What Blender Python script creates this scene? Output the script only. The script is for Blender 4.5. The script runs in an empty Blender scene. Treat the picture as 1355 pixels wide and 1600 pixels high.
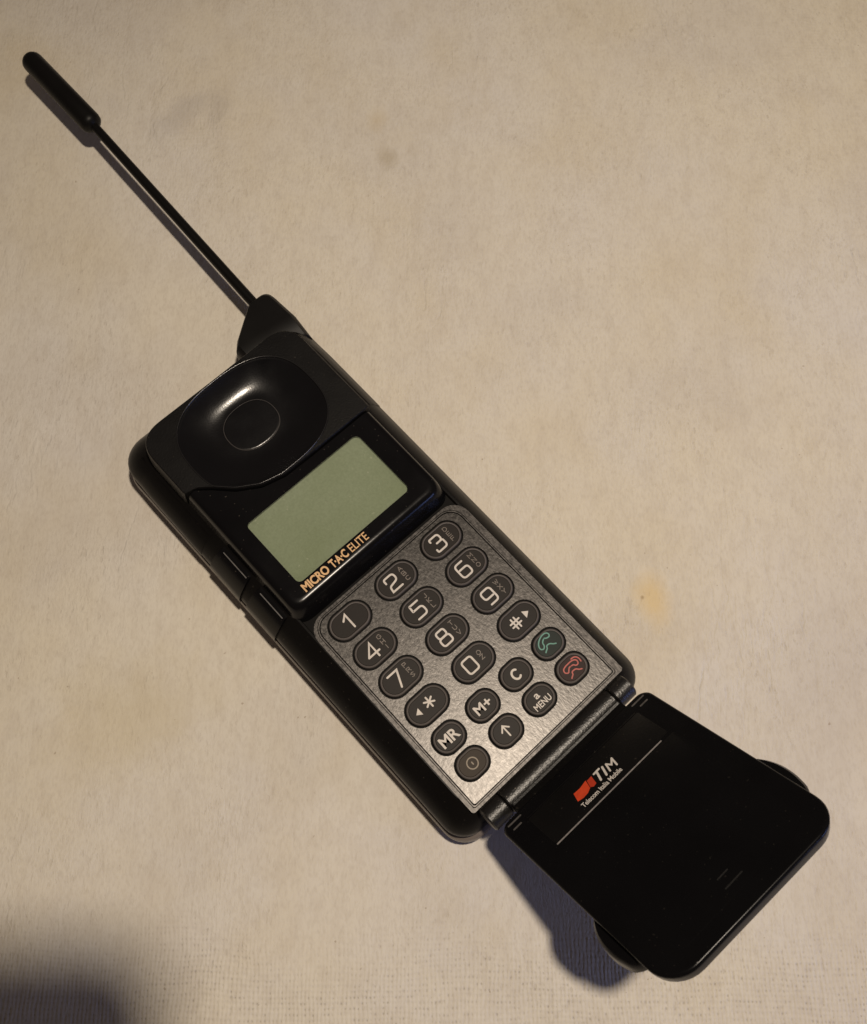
import bpy, bmesh, math, random
from mathutils import Vector, Matrix
random.seed(7)
MM = 0.001
scene = bpy.context.scene
COL = scene.collection

# ------------------------------------------------------------------ camera, world, lamps, exposure
TABLE_W = -17.0                      # table top, mm below the keypad face
ROT = Matrix.Rotation(math.radians(42.7), 4, 'Z')
def L(u, v, w):                      # phone coordinates (mm): u across, v down the phone, w up from keypad face
    return Vector((u * MM, -v * MM, (w - TABLE_W) * MM))
def Wd(u, v, w):                     # the same point in the world
    return ROT @ L(u, v, w)

R0, R1, R2 = (0.7347, 0.6782, -0.0171), (-0.638, 0.6993, 0.3224), (0.2306, -0.2260, 0.9465)
def axis(r, s): return ROT.to_3x3() @ (Vector((r[0], -r[1], -r[2])) * s)
cx, cy, cz = axis(R0, 1), axis(R1, -1), axis(R2, -1)
cy = (cy - cx * cx.dot(cy)).normalized(); cx.normalize(); cz = cx.cross(cy)
cam_d = bpy.data.cameras.new('camera')
cam = bpy.data.objects.new('camera', cam_d); COL.objects.link(cam)
cp = Wd(-40.65, 50.9, 240.75)
M = Matrix.Identity(4)
for i in range(3):
    M[i][0], M[i][1], M[i][2], M[i][3] = cx[i], cy[i], cz[i], cp[i]
cam.matrix_world = M
cam_d.sensor_fit = 'HORIZONTAL'; cam_d.sensor_width = 36.0
cam_d.lens = 36.0 * 1650 / 1355
cam_d.clip_start = 0.01; cam_d.clip_end = 20
cam_d.dof.use_dof = True; cam_d.dof.focus_distance = 0.248; cam_d.dof.aperture_fstop = 55
scene.camera = cam

world = bpy.data.worlds.new('World'); scene.world = world; world.use_nodes = True
bg = world.node_tree.nodes['Background']
bg.inputs[0].default_value = (1.0, 0.80, 0.72, 1); bg.inputs[1].default_value = 0.064

ld = bpy.data.lights.new('ceiling_bulb', 'SPOT'); ld.energy = 11.2; ld.color = (1.0, 0.865, 0.705)
ld.spot_size = math.radians(100); ld.spot_blend = 1.0      # a shaded bulb, turned a little to the right
ld.shadow_soft_size = 0.0145
lamp = bpy.data.objects.new('ceiling_bulb', ld); COL.objects.link(lamp); lamp.location = Wd(45, 62, 580)
lamp.rotation_euler = (Vector((0.130, -0.020, 0)) - lamp.location).to_track_quat('-Z', 'Y').to_euler()
# added bluish fill, no seen source, tints the shadow under the open cover
bd = bpy.data.lights.new('blue_fill', 'AREA'); bd.energy = 0.14; bd.specular_factor = 0.25; bd.color = (0.30, 0.42, 1.0); bd.shape = 'RECTANGLE'; bd.size = 0.10; bd.size_y = 0.06
fill_lamp = bpy.data.objects.new('blue_fill', bd); COL.objects.link(fill_lamp); fill_lamp.location = Vector((0.32, -0.13, 0.10))
fill_lamp.rotation_euler = (Vector((0.03, -0.07, 0.0)) - fill_lamp.location).to_track_quat('-Z', 'Y').to_euler()

scene.render.engine = 'CYCLES'
vs = scene.view_settings
vs.view_transform = 'Standard'; vs.look = 'None'; vs.exposure = 0; vs.gamma = 1; vs.use_curve_mapping = False

# ------------------------------------------------------------------ materials
class NT:
    def __init__(s, name):
        s.m = bpy.data.materials.new(name); s.m.use_nodes = True
        s.t = s.m.node_tree; s.p = s.t.nodes['Principled BSDF']; s.out = s.t.nodes['Material Output']
    def n(s, typ, **kw):
        nd = s.t.nodes.new(typ)
        for k, v in kw.items():
            if k.startswith('i_'):
                key = k[2:]; key = int(key) if key.isdigit() else key
                nd.inputs[key].default_value = v
            else: setattr(nd, k, v)
        return nd
    def l(s, a, b): s.t.links.new(a, b)
    def math(s, op, a, b=None, c=None):
        nd = s.t.nodes.new('ShaderNodeMath'); nd.operation = op
        for i, x in enumerate((a, b, c)):
            if x is None: continue
            if isinstance(x, (int, float)): nd.inputs[i].default_value = x
            else: s.l(x, nd.inputs[i])
        return nd.outputs[0]
    def ramp(s, fac, stops):
        nd = s.t.nodes.new('ShaderNodeValToRGB'); e = nd.color_ramp.elements
        while len(e) < len(stops): e.new(0.5)
        for el, (p, c) in zip(e, stops):
            el.position = p; el.color = c if len(c) == 4 else (*c, 1)
        s.l(fac, nd.inputs[0]); return nd.outputs[0]
    def mix(s, fac, a, b, blend='MIX'):
        nd = s.t.nodes.new('ShaderNodeMix'); nd.data_type = 'RGBA'; nd.blend_type = blend
        for i, x in ((0, fac), (6, a), (7, b)):
            if isinstance(x, (int, float)): nd.inputs[i].default_value = x
            elif isinstance(x, tuple): nd.inputs[i].default_value = x if len(x) == 4 else (*x, 1)
            else: s.l(x, nd.inputs[i])
        return nd.outputs[2]
    def coord(s): return s.n('ShaderNodeTexCoord').outputs['Object']
    def noise(s, vec, scale, detail=3, rough=0.5, sc=None):
        if sc:
            mp = s.n('ShaderNodeMapping'); mp.inputs['Scale'].default_value = sc; s.l(vec, mp.inputs[0]); vec = mp.outputs[0]
        nd = s.n('ShaderNodeTexNoise'); s.l(vec, nd.inputs['Vector'])
        nd.inputs['Scale'].default_value = scale; nd.inputs['Detail'].default_value = detail; nd.inputs['Roughness'].default_value = rough
        return nd.outputs['Fac']
    def bump(s, h, dist, strength=1.0):
        nd = s.n('ShaderNodeBump'); nd.inputs['Distance'].default_value = dist; nd.inputs['Strength'].default_value = strength
        s.l(h, nd.inputs['Height']); s.l(nd.outputs[0], s.p.inputs['Normal']); return nd

def plastic(name, col, rough, grain=0.0, gscale=3500, spec=0.5, coat=0.0, wear=0.0, dust=0.0, ior=1.45):
    k = NT(name); p = k.p; p.inputs['IOR'].default_value = ior
    p.inputs['Roughness'].default_value = rough
    p.inputs['Specular IOR Level'].default_value = spec
    p.inputs['Coat Weight'].default_value = coat; p.inputs['Coat Roughness'].default_value = 0.06
    c = k.coord(); base = (*col, 1)
    big = k.noise(c, 90, 4)
    col1 = k.mix(k.math('MULTIPLY', big, 0.7), base, tuple(min(1, x * 1.9 + 0.001) for x in col))
    if dust > 0:
        sp = k.noise(c, 1500, 1)
        d = k.ramp(sp, [(0.745, (0, 0, 0)), (0.775, (1, 1, 1))])
        col1 = k.mix(k.math('MULTIPLY', d, dust), col1, (0.32, 0.27, 0.22))
    k.l(col1, p.inputs['Base Color'])
    sm = k.noise(c, 160, 4, 0.6)
    k.l(k.math('ADD', k.math('MULTIPLY', sm, 0.16), rough - 0.08), p.inputs['Roughness'])
    if grain > 0:
        k.bump(k.noise(c, gscale, 2), grain * MM)
    return k.m

M_matte = plastic('black_textured_plastic', (0.0028, 0.0025, 0.0024), 0.41, 0.045, 2600, 0.25, dust=0.14)
M_body = plastic('black_satin_plastic', (0.0045, 0.0040, 0.0038), 0.30, 0.010, 2600, 0.40, dust=0.10, ior=1.22)
M_gloss = plastic('black_gloss_plastic', (0.0032, 0.0030, 0.0033), 0.19, 0.005, 1800, 0.42, dust=0.12, ior=1.30)
M_bowl = plastic('black_polished_plastic', (0.0022, 0.0021, 0.0024), 0.235, 0.016, 2600, 0.7)
M_flip = plastic('black_smooth_plastic', (0.0026, 0.0025, 0.0028), 0.24, 0.005, 2400, 0.40, dust=0.03, ior=1.27)
M_strip = plastic('black_fine_grain_plastic', (0.0030, 0.0028, 0.0028), 0.36, 0.03, 2400, 0.26, dust=0.12)
M_back = plastic('black_battery_plastic', (0.125, 0.105, 0.09), 0.34, 0.02, 2000, 0.5)
M_hinge = plastic('black_scuffed_plastic', (0.0050, 0.0044, 0.0040), 0.38, 0.08, 2200, 0.72, dust=0.4)
M_edge = plastic('polished_black_edge', (0.0065, 0.006, 0.006), 0.24, 0.02, 2400, 1.0)
M_ring = plastic('pale_earpiece_ring', (0.055, 0.050, 0.048), 0.30, 0.03, 1500, 0.8)  # paler than the bowl and the disc cover
M_rod = plastic('black_antenna_enamel', (0.0038, 0.0034, 0.0031), 0.42, 0.005, 3000, 0.20)
M_well = plastic('black_rubber_gasket', (0.004, 0.0036, 0.0034), 0.7, 0.0, 2000, 0.15)

def panel_mat(name, a, b, rough, metal=0.85):
    k = NT(name); p = k.p; c = k.coord()
    n1 = k.noise(c, 1500, 3, 0.6, (1.0, 1.0, 1.0)); n2 = k.noise(c, 120, 3); n3 = k.noise(c, 1.0, 2, 0.5, (2200, 900, 900))
    f = k.math('ADD', k.math('MULTIPLY', n1, 0.55), k.math('MULTIPLY', n3, 0.45))
    col = k.ramp(f, [(0.30, a), (0.68, b)])
    col = k.mix(k.math('MULTIPLY', n2, 0.35), col, tuple(x * 0.72 for x in a))
    k.l(col, p.inputs['Base Color'])
    p.inputs['Metallic'].default_value = metal
    k.l(k.math('ADD', k.math('MULTIPLY', n1, 0.2), rough - 0.1), p.inputs['Roughness'])
    k.bump(f, 0.045 * MM)
    return k.m
M_panel = panel_mat('grey_brushed_panel', (0.033, 0.0308, 0.029), (0.086, 0.0803, 0.0755), 0.33, 0.72)
M_trim = panel_mat('grey_rough_trim', (0.016, 0.015, 0.0145), (0.105, 0.098, 0.093), 0.42)

def keymat(name, top, rough=0.5):
    k = NT(name); p = k.p; c = k.coord()
    n = k.noise(c, 260, 3)
    k.l(k.mix(n, top, tuple(x * 1.35 for x in top)), p.inputs['Base Color'])
    p.inputs['Roughness'].default_value = rough; p.inputs['Specular IOR Level'].default_value = 0.16
    k.bump(k.noise(c, 1800, 2), 0.008 * MM)
    return k.m
M_key = keymat('smoky_key_plastic', (0.0125, 0.0095, 0.0078))
M_key_on = keymat('brown_key_plastic', (0.026, 0.0172, 0.0104))
M_key_green = keymat('dark_green_key_plastic', (0.0105, 0.0160, 0.0132))
M_key_red = keymat('dark_red_key_plastic', (0.021, 0.0088, 0.0072))
M_rim = plastic('grey_key_edge', (0.080, 0.071, 0.067), 0.5, 0.02, 2400, 0.3)

def flat(name, col, rough=0.5, var=0.25):
    k = NT(name); p = k.p; n = k.noise(k.coord(), 900, 3)
    k.l(k.mix(n, tuple(x * (1 - var) for x in col), tuple(min(1, x * (1 + var)) for x in col)), p.inputs['Base Color'])
    p.inputs['Roughness'].default_value = rough
    return k.m
M_white = flat('white_print', (0.60, 0.55, 0.50))
M_dim = flat('faded_print', (0.150, 0.120, 0.098), 0.5, 0.45)
M_dimmer = flat('brown_print', (0.20, 0.155, 0.105), 0.5)
M_gold = flat('gold_print', (0.70, 0.43, 0.20), 0.4)
M_bright = flat('bright_white_print', (0.62, 0.58, 0.54))
M_line = flat('grey_glint_line', (0.24, 0.22, 0.215), 0.5, 0.5)  # glint along the cover panel's edge, put in as grey
M_green = flat('green_print', (0.075, 0.25, 0.195), 0.5)
M_redp = flat('red_print', (0.42, 0.060, 0.042), 0.5)
M_logo = flat('red_logo_print', (0.60, 0.058, 0.016), 0.45)
M_ridge = plastic('ridge_glint_plastic', (0.022, 0.020, 0.019), 0.46, 0.05, 2600, 0.5, dust=0.4)  # lighter black that stands in for the glint on the cover's end ridge
M_slot = flat('dull_slot_edge', (0.010, 0.0095, 0.0095), 0.5, 0.8)
M_logo2 = flat('dark_red_logo_print', (0.46, 0.040, 0.014), 0.45)
M_scuff = flat('grey_scuff', (0.085, 0.078, 0.074), 0.5, 0.8)

def lcd_mat():
    k = NT('green_lcd_screen'); p = k.p; c = k.coord()
    n = k.ramp(k.noise(c, 48, 4), [(0.3, (0, 0, 0)), (0.7, (1, 1, 1))]); n2 = k.ramp(k.noise(c, 1700, 2), [(0.35, (0, 0, 0)), (0.68, (1, 1, 1))])
    col = k.mix(n, (0.200, 0.240, 0.143), (0.250, 0.292, 0.198))
    col = k.mix(k.math('MULTIPLY', n2, 0.35), col, (0.15, 0.18, 0.105))
    sp = k.ramp(k.noise(c, 1100, 1), [(0.75, (0, 0, 0)), (0.79, (1, 1, 1))])
    col = k.mix(k.math('MULTIPLY', sp, 0.35), col, (0.5, 0.5, 0.4))
    k.l(col, p.inputs['Base Color']); p.inputs['Roughness'].default_value = 0.6
    p.inputs['Specular IOR Level'].default_value = 0.2
    return k.m
M_lcd = lcd_mat()

def glass_mat():
    k = NT('clear_window_glass')
    tr = k.n('ShaderNodeBsdfTransparent'); gl = k.n('ShaderNodeBsdfGlossy'); gl.inputs['Roughness'].default_value = 0.08
    fr = k.n('ShaderNodeFresnel'); fr.inputs[0].default_value = 1.45
    mx = k.n('ShaderNodeMixShader'); k.l(fr.outputs[0], mx.inputs[0]); k.l(tr.outputs[0], mx.inputs[1]); k.l(gl.outputs[0], mx.inputs[2])
    k.l(mx.outputs[0], k.out.inputs[0]); return k.m
M_glass = glass_mat()

def cloth_mat():
    k = NT('cream_woven_cloth'); p = k.p; c = k.coord()
    sx = k.n('ShaderNodeSeparateXYZ'); k.l(c, sx.inputs[0]); X, Y = sx.outputs[0], sx.outputs[1]
    # wandering thread coordinates
    wob = k.noise(c, 45, 3); wob2 = k.noise(c, 38, 3, 0.5, (1.0, 1.0, 3.0))
    xx = k.math('ADD', X, k.math('MULTIPLY', wob, 0.0030)); yy = k.math('ADD', Y, k.math('MULTIPLY', wob2, 0.0042))
    PX, PY = 0.00092, 0.00118
    wx = k.math('SINE', k.math('MULTIPLY', xx, 2 * math.pi / PX)); wy = k.math('SINE', k.math('MULTIPLY', yy, 2 * math.pi / PY))
    hole = k.math('MULTIPLY', k.math('ADD', k.math('MULTIPLY', wx, 0.5), 0.5), k.math('ADD', k.math('MULTIPLY', wy, 0.5), 0.5))
    hole = k.math('POWER', hole, 2.6)
    rnd = k.noise(c, 760, 2); rm = k.ramp(rnd, [(0.46, (0.05, 0.05, 0.05)), (0.66, (1, 1, 1))])
    hole = k.math('MULTIPLY', hole, rm)
    # where the nap has worn off the weave shows (near edge of the cloth)
    mk = k.math('ADD', k.math('MULTIPLY', Y, -48.0), k.math('MULTIPLY', k.math('SUBTRACT', k.noise(c, 26, 3), 0.5), 1.6))
    mk = k.math('ADD', mk, -3.45)
    mask = k.ramp(mk, [(0.0, (0, 0, 0)), (0.75, (1, 1, 1))])
    patch = k.ramp(k.noise(c, 26, 3, 0.55), [(0.56, (0, 0, 0)), (0.75, (0.35, 0.35, 0.35))])
    mask = k.math('MAXIMUM', mask, patch)
    holes = k.math('MULTIPLY', hole, mask)
    # nap: short vertical fibres, creases
    nap = k.noise(c, 1.0, 3, 0.6, (1500, 600, 800)); nap2 = k.noise(c, 1.0, 3, 0.6, (330, 130, 200))
    lump = k.noise(c, 75, 4, 0.6)
    tuft = k.ramp(k.noise(c, 30, 3, 0.6), [(0.38, (0.25, 0.25, 0.25)), (0.66, (1, 1, 1))])      # rubbed and tufted patches
    dash = k.ramp(k.noise(c, 1.0, 2, 0.55, (900, 380, 500)), [(0.61, (0, 0, 0)), (0.70, (1, 1, 1))])
    dash = k.math('MULTIPLY', dash, tuft)
    cr = k.noise(c, 1.0, 4, 0.6, (95, 30, 60)); crease = k.ramp(k.math('ABSOLUTE', k.math('SUBTRACT', cr, 0.5)), [(0.0, (0, 0, 0)), (0.035, (1, 1, 1))])
    crm = k.ramp(k.noise(c, 17, 2), [(0.48, (0, 0, 0)), (0.66, (1, 1, 1))])
    crease = k.math('MULTIPLY', k.math('SUBTRACT', 1.0, crease), crm)
    # colour
    t1 = k.noise(c, 9, 5, 0.6); t2 = k.noise(c, 24, 4, 0.6, (1, 0.7, 1)); t3 = k.noise(c, 13, 3)
    col = k.mix(k.ramp(t1, [(0.36, (0, 0, 0)), (0.64, (1, 1, 1))]), (0.715, 0.655, 0.540), (0.700, 0.660, 0.605))
    col = k.mix(k.ramp(t2, [(0.46, (0, 0, 0)), (0.72, (0.62, 0.62, 0.62))]), col, (0.655, 0.575, 0.430))
    col = k.mix(k.ramp(t3, [(0.50, (0, 0, 0)), (0.72, (0.62, 0.62, 0.62))]), col, (0.585, 0.540, 0.490))
    col = k.mix(k.math('MULTIPLY', k.ramp(nap2, [(0.35, (1, 1, 1)), (0.55, (0, 0, 0))]), 0.17), col, (0.48, 0.41, 0.33))
    col = k.mix(k.math('MULTIPLY', k.ramp(nap, [(0.28, (1, 1, 1)), (0.55, (0, 0, 0))]), 0.24), col, (0.42, 0.36, 0.29))
    col = k.mix(k.math('MULTIPLY', holes, 0.22), col, (0.30, 0.24, 0.17))  # shade inside the pinholes put into the colour
    def stain(u, v, w, rx, ry, colr, amt, rag=0.6, ang=0.0):
        nonlocal col
        q = Wd(u, v, w)
        mp = k.n('ShaderNodeMapping'); mp.vector_type = 'TEXTURE'
        mp.inputs['Location'].default_value = (q.x, q.y, 0); mp.inputs['Scale'].default_value = (rx, ry, 1); mp.inputs['Rotation'].default_value = (0, 0, ang)
        k.l(c, mp.inputs[0])
        ln = k.n('ShaderNodeVectorMath'); ln.operation = 'LENGTH'; k.l(mp.outputs[0], ln.inputs[0])
        d = k.math('ADD', ln.outputs['Value'], k.math('MULTIPLY', k.math('SUBTRACT', k.noise(c, 110, 4, 0.6), 0.5), rag * 2.2))
        f = k.ramp(d, [(0.25, (amt,) * 3), (1.0, (0, 0, 0))])
        col = k.mix(f, col, colr)
    for s in STAINS: stain(*s)
    # odd specks
    sp = k.ramp(k.noise(c, 620, 1), [(0.80, (0, 0, 0)), (0.83, (1, 1, 1))])
    col = k.mix(k.math('MULTIPLY', sp, 0.5), col, (0.30, 0.22, 0.15))
    col = k.mix(k.math('MULTIPLY', dash, 0.17), col, (0.36, 0.29, 0.22))
    k.l(col, p.inputs['Base Color'])
    p.inputs['Roughness'].default_value = 0.92; p.inputs['Specular IOR Level'].default_value = 0.12
    p.inputs['Sheen Weight'].default_value = 0.12; p.inputs['Sheen Roughness'].default_value = 0.5
    weave = k.math('MULTIPLY', k.math('MULTIPLY', k.math('ADD', wx, k.math('MULTIPLY', wy, 0.8)), 0.10), mask)
    h = k.math('MULTIPLY', k.math('ADD', k.math('MULTIPLY', nap, 0.75), k.math('MULTIPLY', nap2, 0.55)), tuft)
    h = k.math('SUBTRACT', h, k.math('MULTIPLY', dash, 0.22))
    h = k.math('ADD', h, k.math('MULTIPLY', lump, 1.1))
    h = k.math('SUBTRACT', h, k.math('MULTIPLY', crease, 0.42))
    h = k.math('SUBTRACT', h, k.math('MULTIPLY', holes, 0.42)); h = k.math('SUBTRACT', h, weave)
    k.bump(h, 0.40 * MM, 0.85)
    return k.m

# ------------------------------------------------------------------ mesh helpers
def link(name, me, mat, parent=None, smooth=35, label=None):
    o = bpy.data.objects.new(name, me); COL.objects.link(o)
    if mat:
        me.materials.clear(); me.materials.append(mat)
    if smooth:
        for f in me.polygons: f.use_smooth = True
        me.set_sharp_from_angle(angle=math.radians(smooth))
    if parent: o.parent = parent
    if label: o['label'] = label
    return o
def finish(bm, name, recalc=True):
    bmesh.ops.remove_doubles(bm, verts=bm.verts, dist=1e-7)
    if recalc: bmesh.ops.recalc_face_normals(bm, faces=bm.faces)
    me = bpy.data.meshes.new(name); bm.to_mesh(me); bm.free(); return me
def rr(u0, u1, v0, v1, r, n=8):      # rounded rectangle, r = radius or 4 radii (v0u0, v0u1, v1u1, v1u0)
    if isinstance(r, (int, float)): r = (r,) * 4
    pts = []
    for (cu, cv, a0, q) in ((u0, v0, 180, r[0]), (u1, v0, 270, r[1]), (u1, v1, 0, r[2]), (u0, v1, 90, r[3])):
        q = max(q, 0.01)
        ou = cu + q if cu == u0 else cu - q
        ov = cv + q if cv == v0 else cv - q
        for i in range(n + 1):
            a = math.radians(a0 + 90 * i / n)
            pts.append((ou + q * math.cos(a), ov + q * math.sin(a)))
    return pts
def superell(cu, cv, a, b, n, N=96, ph=0.0):
    out = []
    for i in range(N):
        t = 2 * math.pi * i / N + ph
        c, s = math.cos(t), math.sin(t)
        r = (abs(c / a) ** n + abs(s / b) ** n) ** (-1 / n)
        out.append((cu + r * c, cv + r * s))
    return out
def loft(bm, rings, fn, cap0=True, cap1=True):
    vr = [[bm.verts.new(fn(u, v, w)) for (u, v, w) in ring] for ring in rings]
    n = len(vr[0])
    for a, b in zip(vr, vr[1:]):
        for i in range(n):
            j = (i + 1) % n
            bm.faces.new((a[i], a[j], b[j], b[i]))
    if cap0: bm.faces.new(list(reversed(vr[0])))
    if cap1: bm.faces.new(vr[-1])
    return vr
def at(pts, w): return [(u, v, w) for (u, v) in pts]
def plate_with_holes(bm, outer, holes, wtop, depth, fn):
    loops = []
    for pts in [outer] + holes:
        vs_ = [bm.verts.new(fn(u, v, wtop)) for (u, v) in pts]
        es = [bm.edges.new((vs_[i], vs_[(i + 1) % len(vs_)])) for i in range(len(vs_))]
        loops.append((vs_, es))
    alle = [e for _, es in loops for e in es]
    bmesh.ops.triangle_fill(bm, use_beauty=True, use_dissolve=False, edges=alle)
    for (vs_, es), pts in zip(loops, [outer] + holes):
        lo = [bm.verts.new(fn(u, v, wtop - depth)) for (u, v) in pts]
        n = len(lo)
        for i in range(n):
            j = (i + 1) % n
            bm.faces.new((vs_[i], vs_[j], lo[j], lo[i]))
def fillet(pts, r, closed=False, n=6):
    out = []; m = len(pts)
    for i, p in enumerate(pts):
        rad = r[i] if isinstance(r, (list, tuple)) else r
        if (not closed and i in (0, m - 1)) or rad <= 0: out.append(p); continue
        a = Vector(pts[i - 1]); b = Vector(p); c = Vector(pts[(i + 1) % m])
        d1 = (a - b); d2 = (c - b); l1, l2 = d1.length, d2.length; d1.normalize(); d2.normalize()
        ang = math.acos(max(-1, min(1, d1.dot(d2))))
        if ang > 3.1: out.append(p); continue
        t = min(rad / math.tan(ang / 2), l1 * 0.49, l2 * 0.49)
        s = b + d1 * t; e = b + d2 * t
        for q in range(n + 1):
            x = q / n
            pt = (1 - x) ** 2 * s + 2 * x * (1 - x) * b + x * x * e
            out.append((pt.x, pt.y))
    return out
def spline(pts, n=6):
    out = []; P = [Vector(p) for p in pts]; P = [2 * P[0] - P[1]] + P + [2 * P[-1] - P[-2]]
    for i in range(1, len(P) - 2):
        for q in range(n):
            t = q / n
            v = 0.5 * ((2 * P[i]) + (-P[i - 1] + P[i + 1]) * t + (2 * P[i - 1] - 5 * P[i] + 4 * P[i + 1] - P[i + 2]) * t * t + (-P[i - 1] + 3 * P[i] - 3 * P[i + 1] + P[i + 2]) * t ** 3)
            out.append((v.x, v.y))
    out.append(tuple(P[-2])); return out
_lay = [0.0]
def stroke(bm, pts, width, fn, w, closed=False):
    """flat ribbon along pts with round ends; every stroke lies a hair above the one before"""
    _lay[0] = (_lay[0] + 0.004) % 0.024; w = w + _lay[0]
    P = [Vector(p) for p in pts]
    Q = [P[0]]
    for p in P[1:]:
        if (p - Q[-1]).length > 1e-4: Q.append(p)
    if closed and (Q[0] - Q[-1]).length < 1e-4: Q.pop()
    P = Q; n = len(P); h = width / 2
    left, right = [], []
    for i in range(n):
        a = P[i - 1] if (i > 0 or closed) else None
        b = P[(i + 1) % n] if (i < n - 1 or closed) else None
        d1 = (P[i] - a).normalized() if a is not None else None
        d2 = (b - P[i]).normalized() if b is not None else None
        d1 = d1 or d2; d2 = d2 or d1
        n1 = Vector((-d1.y, d1.x)); n2 = Vector((-d2.y, d2.x))
        m = n1 + n2
        m = m / max(m.length, 1e-6); k = min(h / max(0.35, m.dot(n1)), h * 2.2)
        left.append(P[i] + m * k); right.append(P[i] - m * k)
    lv = [bm.verts.new(fn(p.x, p.y, w)) for p in left]; rv = [bm.verts.new(fn(p.x, p.y, w)) for p in right]
    for i in range(n if closed else n - 1):
        j = (i + 1) % n
        bm.faces.new((rv[i], rv[j], lv[j], lv[i]))
    if not closed:
        for (p, d, va, vb) in ((P[0], P[0] - P[1], lv[0], rv[0]), (P[-1], P[-1] - P[-2], rv[-1], lv[-1])):
            d = d.normalized(); nn = Vector((-d.y, d.x)); mid = []
            for q in (1, 2, 3):
                a = math.pi * q / 4
                s = p - nn * math.cos(a) * h * -1 * -1 + d * math.sin(a) * h
                mid.append(bm.verts.new(fn(s.x, s.y, w)))
            side = (va.co - fn(*(p - nn * h), w)).length < (vb.co - fn(*(p - nn * h), w)).length
            bm.faces.new([va] + mid + [vb] if side else [vb] + mid + [va])
def poly(bm, pts, fn, w):
    _lay[0] = (_lay[0] + 0.004) % 0.024
    bm.faces.new([bm.verts.new(fn(u, v, w + _lay[0])) for (u, v) in pts])
def text_into(bm, body, size, u, v, w, fn, bold=0.0, width=1.0, align='CENTER', spacing=1.0, shear=0.0, ang=0.0, fit=None):
    cu = bpy.data.curves.new('txt', 'FONT'); cu.body = body; cu.size = 1.0; cu.offset = bold; cu.shear = shear
    cu.align_x = align; cu.align_y = 'CENTER' if align == 'CENTER' else 'BOTTOM_BASELINE'; cu.resolution_u = 4; cu.space_character = spacing
    o = bpy.data.objects.new('txt', cu); COL.objects.link(o)
    bpy.context.view_layer.update()
    me = bpy.data.meshes.new_from_object(o.evaluated_get(bpy.context.evaluated_depsgraph_get()))
    if fit:
        xs = [x.co.x for x in me.vertices]; x0 = min(xs); width = fit / ((max(xs) - x0) * size)
        for x in me.vertices: x.co.x -= x0
    ca, sa = math.cos(ang), math.sin(ang)
    vv = []
    for x in me.vertices:
        a, b = x.co.x * size * width, x.co.y * size
        vv.append(bm.verts.new(fn(u + a * ca + b * sa, v - (b * ca - a * sa), w)))
    for f in me.polygons:
        try: bm.faces.new([vv[i] for i in f.vertices])
        except ValueError: pass
    bpy.data.objects.remove(o); bpy.data.curves.remove(cu); bpy.data.meshes.remove(me)

def tag(o, label, cat, group=None, kind=None):
    o['label'] = label; o['category'] = cat
    if group: o['group'] = group
    if kind: o['kind'] = kind
    return o

# ------------------------------------------------------------------ the tablecloth
STAINS = [  # u, v, w, radius x, radius y (m), colour, strength, raggedness, angle
    (47.6, 43.5, TABLE_W, 0.0056, 0.0095, (0.74, 0.56, 0.28), 0.66, 0.30, 0.15),
    (45.9, 41.5, TABLE_W, 0.0006, 0.0007, (0.30, 0.20, 0.10), 0.6, 0.0, 0),
    (52.6, -152.9, TABLE_W, 0.0150, 0.0060, (0.44, 0.40, 0.37), 0.40, 0.6, 0.8),
    (60.0, -146.0, TABLE_W, 0.0040, 0.0110, (0.46, 0.42, 0.38), 0.30, 0.6, -0.2),
    (87.0, -100.8, TABLE_W, 0.0038, 0.0050, (0.45, 0.38, 0.27), 0.50, 0.4, 0.4),
    (93.9, -112.8, TABLE_W, 0.0040, 0.0060, (0.60, 0.50, 0.34), 0.45, 0.5, 0.0),
    (-67.5, -22.0, TABLE_W, 0.024, 0.018, (0.58, 0.50, 0.34), 0.42, 0.6, 0.4),
    (26.6, -198.0, TABLE_W, 0.020, 0.014, (0.56, 0.46, 0.30), 0.30, 0.6, 0.2),
]
def build_cloth():
    bm = bmesh.new(); n = 110; S = 0.80; c0 = Vector((0.0, 0.0))
    g = []
    from mathutils import noise as NZ
    for j in range(n + 1):
        row = []
        for i in range(n + 1):
            x = -S / 2 + S * i / n; y = -S / 2 + S * j / n
            z = NZ.noise(Vector((x * 9, y * 7, 1.3))) * 0.0010 + NZ.noise(Vector((x * 26, y * 16, 4.1))) * 0.00035
            row.append(bm.verts.new((x, y, -0.0012 + min(z, 0.0010))))
        g.append(row)
    for j in range(n):
        for i in range(n):
            bm.faces.new((g[j][i], g[j][i + 1], g[j + 1][i + 1], g[j + 1][i]))
    return finish(bm, 'tablecloth')
cloth = link('tablecloth', build_cloth(), cloth_mat(), None, 60)
tag(cloth, 'cream woven tablecloth with faint yellowish stains lying under the black phone', 'tablecloth')

# ------------------------------------------------------------------ the phone
phone = bpy.data.objects.new('mobile_phone', None); COL.objects.link(phone)
phone.empty_display_size = 0.02; phone.rotation_euler = (0, 0, math.radians(42.7))
tag(phone, 'black flip mobile phone with antenna pulled out and keypad cover open, on cream cloth', 'mobile phone')

# back shell / battery
bm = bmesh.new()
RB = (6, 6, 6.6, 6.6)
loft(bm, [at(rr(-27.2, 27.2, -66, 53.0, RB), TABLE_W), at(rr(-29.0, 29.0, -69.5, 55.0, RB), -15.8), at(rr(-29.95, 29.75, -71.2, 55.9, RB), -13.2),
          at(rr(-29.9, 29.7, -71.2, 55.8, RB), -12.0), at(rr(-29.65, 29.5, -71.0, 55.6, RB), -11.1), at(rr(-29.2, 29.2, -70.8, 55.3, RB), -10.8), at(rr(-28.4, 28.4, -70.2, 54.2, RB), -10.5)], L)
link('back_shell', finish(bm, 'back_shell'), M_back, phone)
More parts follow.
